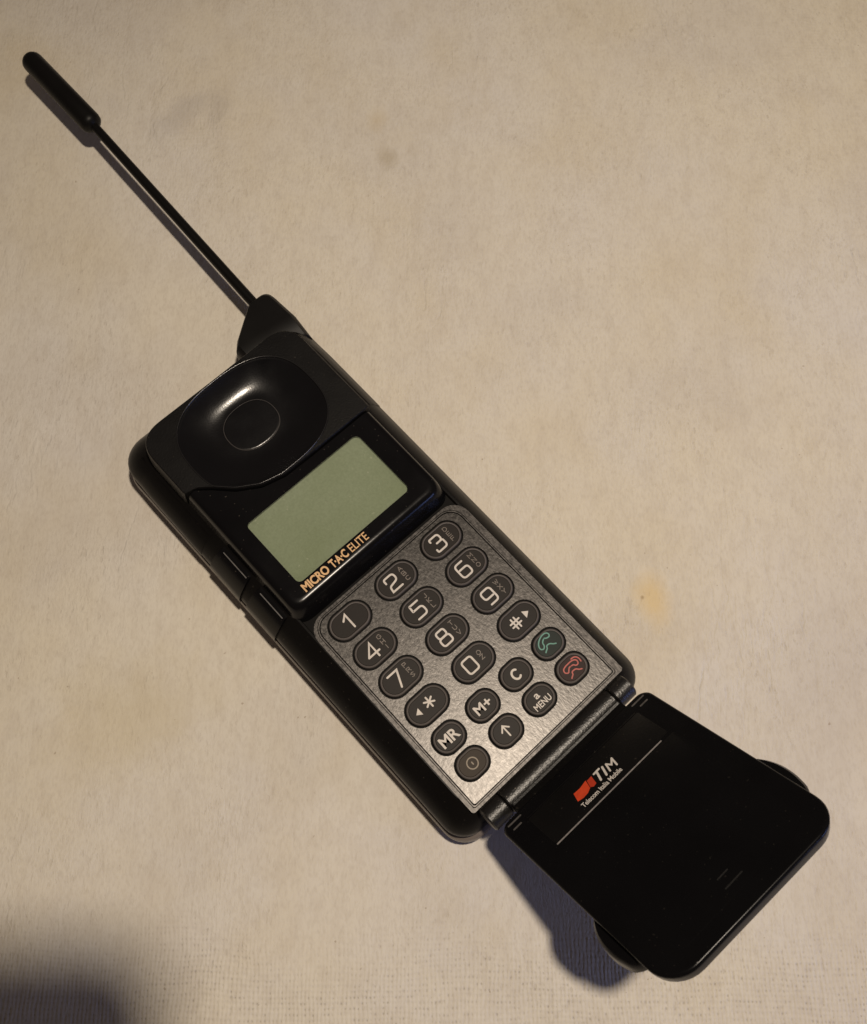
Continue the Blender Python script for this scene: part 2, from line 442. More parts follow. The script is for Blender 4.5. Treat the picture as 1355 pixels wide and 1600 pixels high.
# body
bm = bmesh.new()
prof = [(-10.2, 28.5, -71.2, 54.4), (-9.6, 29.15, -72.0, 55.0), (-8.4, 29.42, -72.4, 55.3), (-7.2, 29.38, -72.4, 55.3), (-6.0, 28.95, -72.0, 55.1), (-4.6, 28.1, -71.2, 54.6), (-3.1, 26.9, -70.2, 53.8),
        (-1.6, 25.3, -69.0, 52.7), (-0.5, 24.0, -68.2, 51.7), (-0.05, 23.4, -67.9, 51.2), (-0.1, 22.9, -67.6, 51.0), (-1.0, 22.75, -67.4, 50.9)]
def skew(ring): return [(u, v + 0.030 * u * max(0.0, (v - 20) / 36), w) for (u, v, w) in ring]
def right(w): return 0.75 if w > -0.9 else (0.45 if w > -2.2 else (0.1 if w > -4 else -0.45))
loft(bm, [skew(at(rr(-x, x + right(w), v0, v1, (7, 7, 6.3, 6.0)), w)) for (w, x, v0, v1) in prof], L)
body = link('body', finish(bm, 'body'), M_body, phone)

# slightly proud upper shell on both flanks, ending in a step below the screen's top edge
SP = [(-9.9, 28.9), (-9.2, 29.45), (-8.3, 29.70), (-7.2, 29.64), (-6.0, 29.22), (-4.6, 28.36), (-3.1, 27.16), (-1.7, 25.62), (-2.6, 25.2), (-9.0, 27.6)]
for sg in (-1, 1):
    bm = bmesh.new()
    loft(bm, [[(sg * (u - k) + (right(w) if sg > 0 else 0.0), v, w) for (w, u) in SP] for (v, k) in ((-65.8, 0.65), (-62.5, 0.26), (-58.0, 0.1), (-38.9, 0.1), (-38.5, 0.20))], L)
    link('side_shoulder', finish(bm, 'side_shoulder'), M_body, phone, 30)

# earpiece housing with its bowl
N = 192; BC = (0.0, -52.2)
outl = fillet([(-23.9, -48.2), (-23.9, -67.3), (23.9, -67.3), (23.9, -36.0), (4.5, -36.0), (-3.0, -36.2), (-9.0, -37.8), (-14.2, -41.2), (-18.2, -45.4), (-21.0, -47.8)],
              [0.6, 7.2, 6.8, 0.8, 3, 4, 6, 6, 5, 2], closed=True, n=10)
def ray_out(th):
    d = Vector((math.cos(th), math.sin(th))); best = 0
    for i in range(len(outl)):
        a = Vector(outl[i]) - Vector(BC); b = Vector(outl[(i + 1) % len(outl)]) - Vector(BC)
        e = b - a; den = d.x * e.y - d.y * e.x
        if abs(den) < 1e-9: continue
        t = (a.x * e.y - a.y * e.x) / den; s = (a.x * d.y - a.y * d.x) / den
        if t > 0 and -1e-6 <= s <= 1 + 1e-6: best = max(best, t)
    return best
th = [2 * math.pi * i / N for i in range(N)]
ro = [ray_out(t) for t in th]
rim = superell(0.0, -51.7, 18.5, 15.1, 2.25, N)
rim_r = []
def ang_ring(cu, cv, a, b, n):      # superellipse sampled by the angle seen from BC
    out = []
    for t in th:
        lo, hi = 0.0, 40.0
        for _ in range(40):
            m = (lo + hi) / 2; x = BC[0] + m * math.cos(t) - cu; y = BC[1] + m * math.sin(t) - cv
            if abs(x / a) ** n + abs(y / b) ** n < 1: lo = m
            else: hi = m
        out.append(lo)
    return out
def ring_r(rs, ws, off=0.0):
    return [(BC[0] + (r + off) * math.cos(t), BC[1] + (r + off) * math.sin(t), ws) for r, t in zip(rs, th)]
rim_r = [min(r, o - 0.45) for r, o in zip(ang_ring(0.0, -51.7, 18.3, 15.0, 2.6), ro)]
flo_r = ang_ring(0.1, -53.1, 7.4, 6.3, 2.5)
rings = [ring_r(ro, -1.2, 0.5), ring_r(ro, 0.6, 0.32), ring_r(ro, 3.9, 0.05), ring_r(ro, 4.5, -0.06), ring_r(ro, 4.85, -0.22)]
rings.append([(BC[0] + (max(r + 0.02, min(o - 0.42, o))) * math.cos(t), BC[1] + (max(r + 0.02, o - 0.42)) * math.sin(t), 5.0) for r, o, t in zip(rim_r, ro, th)])
bm = bmesh.new()
rings.append([(BC[0] + (r * 0.5 + (max(r + 0.02, o - 0.42)) * 0.5) * math.cos(t), BC[1] + (r * 0.5 + max(r + 0.02, o - 0.42) * 0.5) * math.sin(t), 5.0) for r, o, t in zip(rim_r, ro, th)])
rings.append(ring_r(rim_r, 5.0, 0.01))
loft(bm, rings, L, cap0=False, cap1=False)
cap = link('earpiece_housing', finish(bm, 'earpiece_housing'), M_matte, phone, 28)
bm = bmesh.new()
rings = [ring_r(rim_r, 4.90, -0.10), ring_r(rim_r, 4.86, -0.30)]
K = 18
for q in range(1, K + 1):
    x = q / K
    w = 1.05 + 3.8 * (1 - math.sin(x * math.pi / 2) ** 0.92)
    rings.append([(BC[0] + ((r - 0.30) * (1 - x) + f * x) * math.cos(t), BC[1] + ((r - 0.30) * (1 - x) + f * x) * math.sin(t), w) for r, f, t in zip(rim_r, flo_r, th)])
loft(bm, rings, L, cap0=False, cap1=True)
bowl = link('earpiece_bowl', finish(bm, 'earpiece_bowl'), M_bowl, cap, 50)
bm = bmesh.new()
loft(bm, [ring_r(rim_r, 4.95, 0.08), ring_r(rim_r, 5.14, 0.06), ring_r(rim_r, 5.25, -0.02), ring_r(rim_r, 5.28, -0.11), ring_r(rim_r, 5.23, -0.21), ring_r(rim_r, 5.08, -0.31), ring_r(rim_r, 4.80, -0.38)], L, False, False)
link('earpiece_rim', finish(bm, 'earpiece_rim'), M_edge, cap, 60)
bm = bmesh.new()                       # earpiece disc with a fine raised edge
f2 = ang_ring(0.1, -53.1, 7.0, 5.9, 2.3)
loft(bm, [ring_r(f2, 0.9, 0.16), ring_r(f2, 1.16, 0.14), ring_r(f2, 1.30, 0.06), ring_r(f2, 1.34, 0.0), ring_r(f2, 1.30, -0.07), ring_r(f2, 1.20, -0.15), ring_r(f2, 1.13, -0.2)], L, cap0=False)
link('earpiece_disc', finish(bm, 'earpiece_disc'), M_ring, cap, 50)
bm = bmesh.new()
loft(bm, [ring_r(f2, 0.9, -0.06), ring_r(f2, 1.30, -0.07), ring_r(f2, 1.33, -0.12), ring_r(f2, 1.34, -0.4)], L, cap0=False)
link('earpiece_cover', finish(bm, 'earpiece_cover'), M_bowl, cap, 50)

# display housing, screen and window
LU0, LU1, LV0, LV1 = -17.85, 16.75, -32.85, -13.65
bm = bmesh.new()
def hpoly(x, v1, r):
    return fillet([(-x, -47.95), (-21.0, -47.5), (-18.2, -45.1), (-14.2, -40.9), (-9.0, -37.5), (-3.0, -35.9), (4.5, -35.7), (x, -35.7), (x, v1), (-x, v1)],
                  [0.05, 1, 3, 4, 4, 3, 2, 0.05, r, r], True, 8)
h_prof = [(-0.9, 24.1, -6.4, 4.4), (0.0, 23.85, -6.9, 4.4), (1.2, 23.6, -7.5, 4.3), (2.3, 23.35, -8.1, 4.1), (3.0, 23.1, -8.6, 3.9), (3.5, 22.85, -9.0, 3.7), (3.85, 22.5, -9.45, 3.4), (4.04, 22.1, -9.9, 3.2), (4.13, 21.6, -10.35, 3.0), (4.152, 21.1, -10.75, 2.8)]
loft(bm, [at(hpoly(x, v1, r), w) for (w, x, v1, r) in h_prof], L, cap0=True, cap1=False)
link('display_housing', finish(bm, 'display_housing'), M_gloss, phone, 50)
disp = bpy.data.objects['display_housing']
bm = bmesh.new()
plate_with_holes(bm, hpoly(21.1, -10.75, 2.8), [rr(LU0, LU1, LV0, LV1, (1.1, 1.6, 1.3, 1.3))], 4.152, 0.75, L)
link('display_mask', finish(bm, 'display_mask'), M_gloss, disp, 30)
bm = bmesh.new()
loft(bm, [at(rr(LU0 - 0.5, LU1 + 0.5, LV0 - 0.5, LV1 + 0.5, 1), 2.6), at(rr(LU0 - 0.5, LU1 + 0.5, LV0 - 0.5, LV1 + 0.5, 1), 3.45)], L)
link('screen', finish(bm, 'screen'), M_lcd, disp, 30)
bm = bmesh.new()
loft(bm, [at(rr(LU0 + .02, LU1 - .02, LV0 + .02, LV1 - .02, (1.1, 1.6, 1.3, 1.3)), 3.95), at(rr(LU0 + .02, LU1 - .02, LV0 + .02, LV1 - .02, (1.1, 1.6, 1.3, 1.3)), 4.12)], L)
link('window_pane', finish(bm, 'window_pane'), M_glass, disp, 30)
bm = bmesh.new()
text_into(bm, 'MICRO', 2.95, -17.9, -11.05, 4.18, L, 0.032, 1, 'LEFT', 0.97, fit=7.5)
text_into(bm, 'T\u00b7A\u00b7C', 2.95, -9.6, -11.05, 4.18, L, 0.030, 1, 'LEFT', 0.97, fit=5.0)
text_into(bm, 'ELITE', 2.95, -3.75, -11.05, 4.18, L, 0.006, 1, 'LEFT', 0.97, fit=5.3)
link('lettering', finish(bm, 'lettering', False), M_gold, disp, 0)

# keypad panel
RX = 14.5; RY = 8.835; V5 = 35.1; V6 = 42.78; CX = 10.5
HN, HF = (5.75, 3.82, 3.74), (4.28, 3.52, 3.28)
keys = []
digits = ['1', '2', '3', '4', '5', '6', '7', '8', '9', '*', '0', '#']
alpha = {'2': 'ABC', '3': 'DEF', '4': 'GHI', '5': 'JKL', '6': 'MNO', '7': 'PRS', '8': 'TUV', '9': 'WXY', '0': 'OZ'}
for i, dgt in enumerate(digits): keys.append((dgt, (i % 3 - 1) * RX, (i // 3) * RY, True))
for i, f in enumerate(['MR', 'M+', 'C', 'call']): keys.append((f, (i - 1.5) * CX, V5, False))
for i, f in enumerate(['power', 'up', 'menu', 'end']): keys.append((f, (i - 1.5) * CX, V6, False))
bm = bmesh.new()
holes = []
for (nm, u, v, num) in keys:
    a, b, r = HN if num else HF
    holes.append(rr(u - a, u + a, v - b, v + b, r, 7))
plate_with_holes(bm, rr(-21.5, 22.1, -4.55, 49.6, (3.6, 3.6, 0.5, 0.5)), holes, 0.02, 0.9, L)
panel = link('keypad_panel', finish(bm, 'keypad_panel'), M_panel, phone, 30)
bm = bmesh.new()
def frame(bm, o, i, w, d, fn):
    loft(bm, [at(o, w - d), at(o, w), at(i, w), at(i, w - d)], fn, False, False)
frame(bm, rr(-23.1, 24.4, -5.75, 50.9, (4.6, 4.6, .7, .7)), rr(-22.2, 22.8, -5.2, 50.25, (4.1, 4.1, .6, .6)), -0.02, 0.9, L)
link('panel_edge', finish(bm, 'panel_edge'), M_trim, panel, 30)  # lip of the black body; the light it catches is put in as grey
bm = bmesh.new()
frame(bm, rr(-22.05, 22.65, -5.05, 50.1, (4.0, 4.0, .6, .6)), rr(-21.77, 22.37, -4.8, 49.85, (3.8, 3.8, .5, .5)), 0.05, 0.9, L)
link('panel_trim', finish(bm, 'panel_trim'), M_trim, panel, 30)
bm = bmesh.new()
loft(bm, [at(rr(-22.7, 23.6, -12, 50.6, (3.6, 3.6, .5, .5)), -0.97), at(rr(-22.7, 23.6, -12, 50.6, (3.6, 3.6, .5, .5)), -0.75)], L)
link('keypad_gasket', finish(bm, 'keypad_gasket'), M_well, panel, 30)

# ---- key legends (key-local: x along u, y UP the phone)
G = {
 '0': [(fillet([(-1.45, 1.75), (1.45, 1.75), (1.45, -1.75), (-1.45, -1.75)], 0.75, True), True)],
 '1': [([(-0.95, 0.75), (0.35, 1.85), (0.35, -1.85)], False)],
 '2': [(fillet([(-1.45, 0.75), (-1.45, 1.85), (1.40, 1.85), (1.40, 0.05), (-1.25, -0.45), (-1.45, -1.85), (1.5, -1.85)], [0, 0.9, 0.9, 0.9, 0.8, 0, 0]), False)],
 '3': [(fillet([(-1.40, 1.2), (-1.40, 1.85), (1.30, 1.85), (1.30, 0.1), (-0.35, 0.1)], [0, .6, .8, .7, 0]), False), (fillet([(0.55, 0.1), (1.45, 0.1), (1.45, -1.85), (-1.45, -1.85), (-1.45, -1.15)], [0, .7, .8, .6, 0]), False)],
 '4': [([(0.75, -1.9), (0.75, 1.85), (-1.55, -0.85)], False), ([(-1.55, -0.85), (1.65, -0.85)], False)],
 '5': [(fillet([(1.3, 1.85), (-1.2, 1.85), (-1.3, 0.35), (1.45, 0.35), (1.45, -1.85), (-1.45, -1.85)], [0, 0.05, 0.05, .9, .9, 0]), False)],
 '6': [(fillet([(1.0, 1.85), (-1.45, 1.85), (-1.45, -1.85), (1.45, -1.85), (1.45, 0.3), (-0.97, 0.3)], [0, .9, .9, .8, .8, 0]), False)],
 '7': [([(-1.5, 1.85), (1.35, 1.85), (-0.35, -1.9)], False)],
 '8': [(fillet([(-1.2, 1.85), (1.2, 1.85), (1.2, 0.15), (-1.2, 0.15)], .65, True), True), (fillet([(-1.45, 0.1), (1.45, 0.1), (1.45, -1.85), (-1.45, -1.85)], .75, True), True)],
}
G['9'] = [([(-x, -y) for x, y in p], c) for p, c in G['6']]
A = {  # tiny capitals, unit box +-1
 'A': [[(-.9, -1), (0, 1), (.9, -1)], [(-.5, -.3), (.5, -.3)]], 'B': [[(-.8, -1), (-.8, 1), (.7, .9), (.7, .1), (-.7, 0)], [(-.6, 0), (.9, -.1), (.9, -.9), (-.8, -1)]],
 'C': [[(.9, .7), (.2, 1), (-.8, .6), (-.8, -.6), (.2, -1), (.9, -.7)]], 'D': [[(-.8, -1), (-.8, 1), (.3, 1), (.9, .4), (.9, -.4), (.3, -1), (-.8, -1)]],
 'E': [[(.8, 1), (-.8, 1), (-.8, -1), (.8, -1)], [(-.7, 0), (.6, 0)]], 'F': [[(.8, 1), (-.8, 1), (-.8, -1)], [(-.7, 0), (.6, 0)]],
 'G': [[(.9, .7), (.2, 1), (-.8, .6), (-.8, -.6), (.2, -1), (.9, -.6), (.9, 0), (.3, 0)]], 'H': [[(-.8, 1), (-.8, -1)], [(.8, 1), (.8, -1)], [(-.7, 0), (.7, 0)]],
 'I': [[(0, 1), (0, -1)]], 'J': [[(.5, 1), (.5, -.7), (0, -1), (-.6, -.7)]], 'K': [[(-.8, 1), (-.8, -1)], [(.8, 1), (-.7, 0), (.8, -1)]],
 'L': [[(-.7, 1), (-.7, -1), (.8, -1)]], 'M': [[(-1, -1), (-1, 1), (0, -.3), (1, 1), (1, -1)]], 'N': [[(-.8, -1), (-.8, 1), (.8, -1), (.8, 1)]],
 'O': [[(-.9, .4), (-.3, 1), (.3, 1), (.9, .4), (.9, -.4), (.3, -1), (-.3, -1), (-.9, -.4), (-.9, .4)]], 'P': [[(-.8, -1), (-.8, 1), (.7, .9), (.7, 0), (-.7, -.1)]],
 'R': [[(-.8, -1), (-.8, 1), (.7, .9), (.7, .1), (-.7, 0)], [(0, 0), (.8, -1)]], 'S': [[(.8, .7), (0, 1), (-.7, .6), (.7, -.5), (0, -1), (-.8, -.7)]],
 'T': [[(-.9, 1), (.9, 1)], [(0, .9), (0, -1)]], 'U': [[(-.8, 1), (-.8, -.6), (0, -1), (.8, -.6), (.8, 1)]], 'V': [[(-.9, 1), (0, -1), (.9, 1)]],
 'W': [[(-1.1, 1), (-.5, -1), (0, .6), (.5, -1), (1.1, 1)]], 'X': [[(-.9, 1), (.9, -1)], [(.9, 1), (-.9, -1)]], 'Y': [[(-.9, 1), (0, 0), (.9, 1)], [(0, -.05), (0, -1)]],
 'Z': [[(-.8, 1), (.8, 1), (-.8, -1), (.8, -1)]],
}
def icon(pts):                          # icon points read at 13.33 px/px, turned upright
    out = []
    for x, y in pts:
        dx, dy = x / 13.33 * 0.1435, y / 13.33 * 0.1435
        out.append((dx * 0.726 - dy * 0.690, -(dx * 0.700 + dy * 0.716)))
    return out
call_o = [(x - 300, y - 632) for x, y in [(205, 515), (240, 515), (275, 500), (310, 470), (305, 425), (270, 402), (225, 405), (175, 440), (125, 505), (92, 590), (85, 670), (105, 735), (140, 765), (190, 755), (205, 715), (200, 670), (175, 630), (175, 580), (195, 530)]]
call_c = [(x - 300, y - 632) for x, y in [(458, 618), (400, 632), (330, 630), (280, 655), (258, 690), (268, 740), (250, 790), (240, 830)]]
end_o = [(x - 722, y - 1132) for x, y in [(700, 1090), (745, 1062), (800, 1070), (840, 1045), (845, 1000), (815, 960), (765, 955), (700, 985), (630, 1050), (575, 1110), (540, 1180), (560, 1235), (600, 1250), (645, 1235), (650, 1180), (660, 1125), (690, 1098)]]
end_c = [(x - 722, y - 1132) for x, y in [(930, 1140), (870, 1155), (800, 1150), (750, 1180), (720, 1220), (735, 1270), (720, 1320), (712, 1355)]]
end_t = [(x - 722, y - 1132) for x, y in [(700, 940), (750, 900), (810, 890), (870, 920), (910, 975)]]

def key_label(nm):
    return {'call': 'call key with a green handset sign', 'end': 'end call key with a red handset sign', 'power': 'brownish power key with a circle sign',
            'up': 'key marked with an upward arrow', 'menu': 'key marked a MENU'}.get(nm, 'key marked ' + nm)
WT = 0.50
for (nm, u, v, num) in keys:
    a, b, r = HN if num else HF
    a -= 0.48; b -= 0.48; r -= 0.40
    fn = lambda x, y, w, u=u, v=v: L(u + x, v - y, w)       # y up the phone
    ko = lambda da, u=u, v=v, a=a, b=b, r=r: rr(-a + da, a - da, -b + da, b - da, max(0.4, min(r - da * 0.85, b - da - 0.06)), 7)
    bm = bmesh.new()
    tp = [at(ko(0.56), -0.7), at(ko(0.56), WT - 0.05), at(ko(0.64), WT)]
    loft(bm, tp, fn, False, True)
    km = {'call': M_key_green, 'end': M_key_red, 'power': M_key_on}.get(nm, M_key)
    key = link('key', finish(bm, 'key'), km, phone, 30, key_label(nm))
    bm = bmesh.new()
    loft(bm, [at(ko(0.0), -0.72), at(ko(0.0), 0.18), at(ko(0.06), 0.36), at(ko(0.16), 0.50), at(ko(0.34), 0.58), at(ko(0.46), 0.55), at(ko(0.54), 0.46), at(ko(0.56), 0.3)], fn, False, False)
    link('key_rim', finish(bm, 'key_rim'), M_rim, key, 30)
    bm = bmesh.new(); wl = WT + 0.02; mat = M_white
    ft = lambda x, vv, w, u=u, v=v: L(u + x, v + vv, w)      # for text: v down
    if nm in G:
        ou = -1.05 if nm != '1' else -0.35
        for p, c in G[nm]: stroke(bm, [(x * 0.98 + ou, y * 1.0) for x, y in p], 0.47, fn, wl, c)
    elif nm == '*':
        for ang in (90, 30, -30):
            q = math.radians(ang); stroke(bm, [(0.85 - 1.25 * math.cos(q), 0.25 - 1.25 * math.sin(q)), (0.85 + 1.25 * math.cos(q), 0.25 + 1.25 * math.sin(q))], 0.42, fn, wl)
        poly(bm, [(-3.35, -0.05), (-2.05, 0.95), (-2.05, -0.95)], fn, wl)
    elif nm == '#':
        for x in (-0.45, 0.45): stroke(bm, [(x - 0.95, -1.35), (x - 0.95, 1.35)], 0.42, fn, wl)
        for y in (-0.45, 0.45): stroke(bm, [(-2.25, y), (0.35, y)], 0.42, fn, wl)
        poly(bm, [(3.2, 0.15), (1.8, 1.15), (1.8, -0.85)], fn, wl)
    elif nm == 'MR': text_into(bm, 'MR', 3.6, -2.45, 1.30, wl, ft, 0.022, 1, 'LEFT', 0.95, fit=4.9)
    elif nm == 'M+': text_into(bm, 'M+', 3.2, -2.3, 1.15, wl, ft, 0.022, 1, 'LEFT', 1.0, fit=4.4)
    elif nm == 'C':
        stroke(bm, [(0.95 * math.cos(math.radians(t)) , 1.15 * math.sin(math.radians(t))) for t in range(48, 313, 12)], 0.5, fn, wl)
    elif nm == 'menu':
        text_into(bm, 'MENU', 2.15, -2.35, 1.75, wl, ft, 0.014, 1, 'LEFT', 1.0, fit=4.7)
        text_into(bm, 'a', 2.4, -0.6, -0.35, wl + .004, ft, 0.02, 1, 'LEFT', fit=1.2)
    elif nm == 'up':
        stroke(bm, [(0, -1.35), (0, 1.30)], 0.36, fn, wl)
        stroke(bm, [(-1.05, 0.25), (0, 1.40), (1.05, 0.25)], 0.36, fn, wl)
    elif nm == 'power':
        mat = M_dimmer
        stroke(bm, [(1.28 * math.cos(2 * math.pi * t / 28), 1.28 * math.sin(2 * math.pi * t / 28)) for t in range(28)], 0.28, fn, wl, True)
        stroke(bm, [(0, -0.28), (0, 0.28)], 0.3, fn, wl)
    elif nm == 'call':
        mat = M_green
        stroke(bm, spline(icon(call_o), 3), 0.30, fn, wl); stroke(bm, spline(icon(call_c), 3), 0.30, fn, wl)
    elif nm == 'end':
        mat = M_redp
        for q in (end_o, end_c, end_t): stroke(bm, spline(icon(q), 3), 0.30, fn, wl)
    link('legend', finish(bm, 'legend', False), mat, key, 0)
    if nm in alpha:
        bm = bmesh.new(); s = alpha[nm]
        for i, ch in enumerate(s):
            cyy = (len(s) - 1) / 2 * 1.45 - i * 1.45 if nm != '0' else 0.9 - i * 1.3
            for p in A[ch]: stroke(bm, [(2.35 + x * 0.52, cyy + y * 0.50) for x, y in p], 0.17, fn, wl)
        link('letters', finish(bm, 'letters', False), M_dim, key, 0)

# ------------------------------------------------------------------ hinge and flip
AV, AW, AR = 54.0, 1.7, 2.9
def barrel(u0, u1, r, bev=0.35, n=28):
    bm = bmesh.new()
    loft(bm, [[(u, AV + q * math.cos(2 * math.pi * i / n), AW + q * math.sin(2 * math.pi * i / n)) for i in range(n)] for (u, q) in ((u0, r - bev), (u0 + bev, r), (u1 - bev, r), (u1, r - bev))], L)
    return finish(bm, 'hinge')
for (u0, u1) in ((-21.9, -16.55), (17.35, 22.2)):
    link('hinge_knuckle', barrel(u0, u1, AR), M_hinge, phone, 35)
al, yaw, roll = math.radians(43.9), math.radians(0.18), math.radians(-0.55)
FU = Vector((1, 0, 0)); FV = Vector((0, math.cos(al), math.sin(al))); FN = FU.cross(FV)
U2 = math.cos(yaw) * FU - math.sin(yaw) * FV; V2 = math.sin(yaw) * FU + math.cos(yaw) * FV
U3 = math.cos(roll) * U2 + math.sin(roll) * FN; N3 = U3.cross(V2)
def Fp(u, s, n):                        # flip coordinates: u across, s out from the hinge, n off the face
    p = Vector((0.5, 54.0, 5.0)) + U3 * u + V2 * s + N3 * n
    return L(*p)
bm = bmesh.new()
RF = (2.6, 2.6, 6.2, 6.8)
pf = [(-3.6, 0.95), (-3.2, 0.5), (-2.6, 0.36), (-1.2, 0.12), (-0.62, 0.05), (-0.30, 0.15), (-0.10, 0.32), (-0.02, 0.52), (0.0, 0.75)]
rings = []
for n_, ins in pf:
    rings.append([(u, s + 0.018 * u * max(0, (s - 20) / 37), n_) for (u, s) in rr(-22.3 + ins, 22.3 - ins, 3.7 + ins, 57.5 - ins, RF)])
loft(bm, rings, Fp)
flip = link('flip_cover', finish(bm, 'flip_cover'), M_flip, phone, 35, 'black keypad cover folded open towards the camera')
# neck joining the cover to the hinge barrel
bm = bmesh.new()
ring = rr(-16.8, 16.6, 0.9, 7.6, 0.4, 2)
loft(bm, [at(ring, -3.9), at(ring, -0.9), at(rr(-16.6, 16.4, 1.2, 7.5, 0.4, 2), -0.25), [(u, s, -0.6 if s < 3 else 0.03) for u, s in rr(-16.5, 16.3, 1.6, 7.4, 0.4, 2)]], Fp)
link('hinge_neck', finish(bm, 'hinge_neck'), M_strip, flip, 35)
link('hinge_barrel', barrel(-16.35, 17.15, AR + 0.05), M_hinge, flip, 35)
bm = bmesh.new()                        # textured strip with the operator mark, then a smooth panel
loft(bm, [at(rr(-16.6, 16.6, 7.6, 17.2, 0.5, 3), -0.3), at(rr(-16.6, 16.6, 7.6, 17.2, 0.5, 3), 0.02), at(rr(-16.5, 16.5, 7.7, 17.1, 0.4, 3), 0.05)], Fp)
strip = link('logo_strip', finish(bm, 'logo_strip'), M_strip, flip, 35)
bm = bmesh.new()
loft(bm, [at(rr(-17.4, 17.4, 18.2, 53.4, (0.5, 0.5, 3, 3), 4), -0.3), at(rr(-17.4, 17.4, 18.2, 53.4, (0.5, 0.5, 3, 3), 4), 0.02), at(rr(-17.3, 17.3, 18.3, 53.3, (0.5, 0.5, 3, 3), 4), 0.04)], Fp)
fpan = link('flip_panel', finish(bm, 'flip_panel'), M_flip, flip, 35)
bm = bmesh.new()
loft(bm, [at(rr(-16.5, 14.25, 17.50, 17.80, 0.1, 2), -0.2), at(rr(-16.5, 14.25, 17.50, 17.80, 0.1, 2), 0.06)], Fp)
link('glint_line', finish(bm, 'glint_line'), M_line, flip, 0)  # thin grey bar painted as the highlight of the panel's edge
bm = bmesh.new()
loft(bm, [[(u, q, n_) for (u, q) in ((-15.6, 56.93 + d0 - .30), (15.2, 57.49 + d0 - .30), (15.2, 57.49 + d0 + e0), (-15.6, 56.93 + d0 + e0))] for (n_, d0, e0) in ((-0.35, -0.10, 0.10), (-0.085, -0.14, 0.04), (-0.02, -0.20, -0.06))], Fp)
link('worn_or_glint_edge', finish(bm, 'worn_or_glint_edge'), M_ridge, flip, 80)  # paler bar laid along the far ridge as its painted highlight
# operator mark
FL = lambda u, s, n: Fp(u, s, n)
bm = bmesh.new()
for st in ([(-0.32, 11.42), (1.24, 11.34)], [(0.45, 11.50), (-0.34, 13.86)], [(2.01, 11.59), (1.27, 13.93)], [(2.42, 13.85), (2.98, 11.75)], [(2.98, 11.75), (3.66, 12.95), (4.78, 11.65)], [(4.78, 11.65), (4.36, 13.95)]):
    stroke(bm, st, 0.42 if st[0][0] > 2.2 else 0.50, FL, 0.075)
text_into(bm, 'Telecom Italia Mobile', 1.75, -7.2, 16.0, 0.11, FL, 0.014, 1, 'LEFT', 0.95, fit=11.4)
link('operator_name', finish(bm, 'operator_name', False), M_bright, strip, 0)
bm = bmesh.new()
poly(bm, [(-6.33, 11.38), (-7.0, 13.64), (-5.65, 14.0), (-4.24, 13.9), (-3.10, 13.34), (-2.50, 11.07), (-3.31, 11.25), (-4.51, 11.49)], FL, 0.07)
link('operator_sign', finish(bm, 'operator_sign', False), M_logo, strip, 0)
bm = bmesh.new()
poly(bm, [(-1.01, 11.3), (-1.5, 13.59), (-2.36, 13.78), (-2.95, 13.29), (-2.40, 11.35), (-1.83, 11.39)], FL, 0.07)
link('operator_sign', finish(bm, 'operator_sign', False), M_logo2, strip, 0)
for (u0, u1, s) in ((-2.0, 0.9, 48.9), (-2.4, 2.2, 51.3)):
    bm = bmesh.new()
    loft(bm, [at(rr(u0, u1, s - .14, s + .14, .12, 3), -0.2), at(rr(u0, u1, s - .14, s + .14, .12, 3), 0.10)], Fp)
    link('microphone_slot', finish(bm, 'microphone_slot'), M_slot, flip, 35)
for sg in (-1, 1):
    for (s, u0, u1) in ((5.35, 16.9, 20.7), (7.0, 18.0, 20.4)):
        bm = bmesh.new()
        a_, b_ = sorted((sg * u0, sg * u1))
        loft(bm, [at(rr(a_, b_, s - .17, s + .17, .15, 3), -0.4), at(rr(a_, b_, s - .17, s + .17, .15, 3), 0.10)], Fp)
        link('scuffed_rib', finish(bm, 'scuffed_rib'), M_scuff, flip, 35)
    bm = bmesh.new()
    tab = spline([(21.0, 33.8), (22.5, 34.7), (23.8, 37.2), (24.5, 40.0), (24.6, 42.8), (24.2, 45.6), (23.3, 48.2), (21.0, 49.6)], 4)
    tab = [(sg * u, s if sg > 0 else 34.2 + (s - 34.2) * 0.87) for u, s in tab]
    sh = [(u - sg * 0.5, s) for u, s in tab]
    loft(bm, [at(sh, -6.0), at(tab, -5.4), at(tab, -2.4), at(sh, -1.8)], Fp)
    link('grip_tab', finish(bm, 'grip_tab'), M_flip, flip, 40)

# ------------------------------------------------------------------ side buttons on the left flank
for (v0, v1) in ((-34.6, -23.4), (-21.0, -10.2)):
    bm = bmesh.new()
    def sb(u0, u1, i): return [(u0, v0 + i), (u1, v0 + i), (u1, v1 - i), (u0, v1 - i)]
    loft(bm, [at(sb(-29.3, -26, .3), -10.4), at(sb(-29.95, -26, 0), -9.4), at(sb(-29.95, -26, 0), -7.4), at(sb(-29.3, -26, .1), -5.6), at(sb(-27.7, -25.6, .2), -3.2), at(sb(-26.0, -24.6, .4), -1.25), at(sb(-25.5, -24.4, .6), -0.9)], L)
    b = link('side_button', finish(bm, 'side_button'), M_gloss, phone, 35)
    bm = bmesh.new()
    loft(bm, [at(rr(-25.75, -25.45, v0 + 1.6, v1 - 1.0, .15, 2), -1.8), at(rr(-25.72, -25.48, v0 + 1.6, v1 - 1.0, .12, 2), -0.78)], L)
    link('worn_or_glint_edge', finish(bm, 'worn_or_glint_edge'), M_scuff, b, 35)

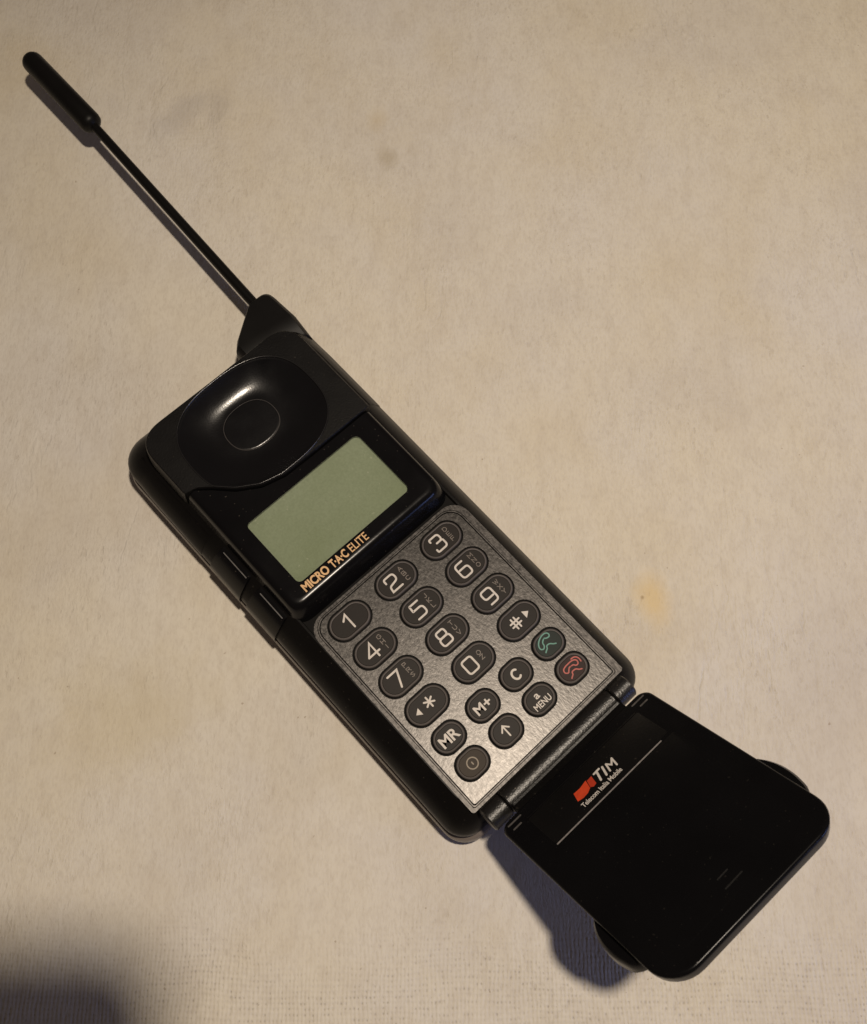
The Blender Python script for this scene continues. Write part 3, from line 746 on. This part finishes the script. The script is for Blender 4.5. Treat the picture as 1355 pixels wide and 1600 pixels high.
# ------------------------------------------------------------------ antenna
bm = bmesh.new()
hub = fillet([(10.8, -66), (11.0, -74.3), (12.6, -76.0), (19.6, -80.9), (22.6, -82.9), (28.9, -82.9), (29.5, -72), (28.6, -64)], [0, .8, 1.2, 1.5, 1.6, 3.0, 1, 0], True, 6)
def shr(pts, k):
    cu = sum(p[0] for p in pts) / len(pts); cv = sum(p[1] for p in pts) / len(pts)
    return [(u + (cu - u) * k, v + (cv - v) * k) for u, v in pts]
loft(bm, [at(shr(hub, .10), -15.5), at(shr(hub, .02), -14.0), at(hub, -11.5), at(hub, -7.5), at(shr(hub, .02), -5.6), at(shr(hub, .07), -4.4), at(shr(hub, .16), -3.6)], L)
link('antenna_base', finish(bm, 'antenna_base'), M_rod, phone, 40)
def tube(rings, n=24):
    bm = bmesh.new(); out = []
    for (p, d, r) in rings:
        d = Vector(d).normalized(); x = d.cross(Vector((0, 0, 1))).normalized(); z = x.cross(d)
        out.append([tuple(Vector(p) + x * r * math.cos(2 * math.pi * i / n) + z * r * math.sin(2 * math.pi * i / n)) for i in range(n)])
    loft(bm, out, L); return finish(bm, 'tube')
A0 = Vector((24.3, -81.5, -7.9)); A1 = Vector((27.1, -157.0, -7.5)); A2 = Vector((27.35, -189.3, -7.2))
d = A1 - A0
rod = link('antenna', tube([(A0, d, 1.38), (A0 + d * .985, d, 1.28), (A1, d, 1.28)]), M_rod, phone, 40)
d2 = A2 - A1; Ln = d2.length; dn = d2.normalized(); R_ = 3.15
cr = [(A1 - dn * 0.2, 1.3), (A1 + dn * 0.1, 1.75), (A1 + dn * 0.5, 2.4), (A1 + dn * 1.2, 2.95), (A1 + dn * 2.2, R_), (A1 + dn * (Ln - 2.9), R_ - .08)]
for q in (20, 40, 60, 75, 86): cr.append((A1 + dn * (Ln - 2.9 + 2.9 * math.sin(math.radians(q))), (R_ - .08) * math.cos(math.radians(q))))
link('antenna_tip', tube([(p, d2, r) for p, r in cr]), M_rod, rod, 40)

# ------------------------------------------------------------------ the smartphone held over the table (behind the lens, throws the corner shadow)
def camp(x, y, z): return M @ Vector((x * MM, -y * MM, -z * MM))
bm = bmesh.new()
for_ = lambda u, v, w: camp(u, v, w)
loft(bm, [at(rr(-72, 0.2, -15.4, 142, 9), -2.0), at(rr(-72.6, 0.8, -16.0, 142.6, 9.6), -4.5), at(rr(-72.6, 0.8, -16.0, 142.6, 9.6), -8.0), at(rr(-72, 0.2, -15.4, 142, 9), -10.0)], for_)
sp = link('smartphone', finish(bm, 'smartphone'), M_body, None, 35)
tag(sp, 'dark smartphone held above the table outside the frame, its shadow on the cloth corner', 'smartphone')
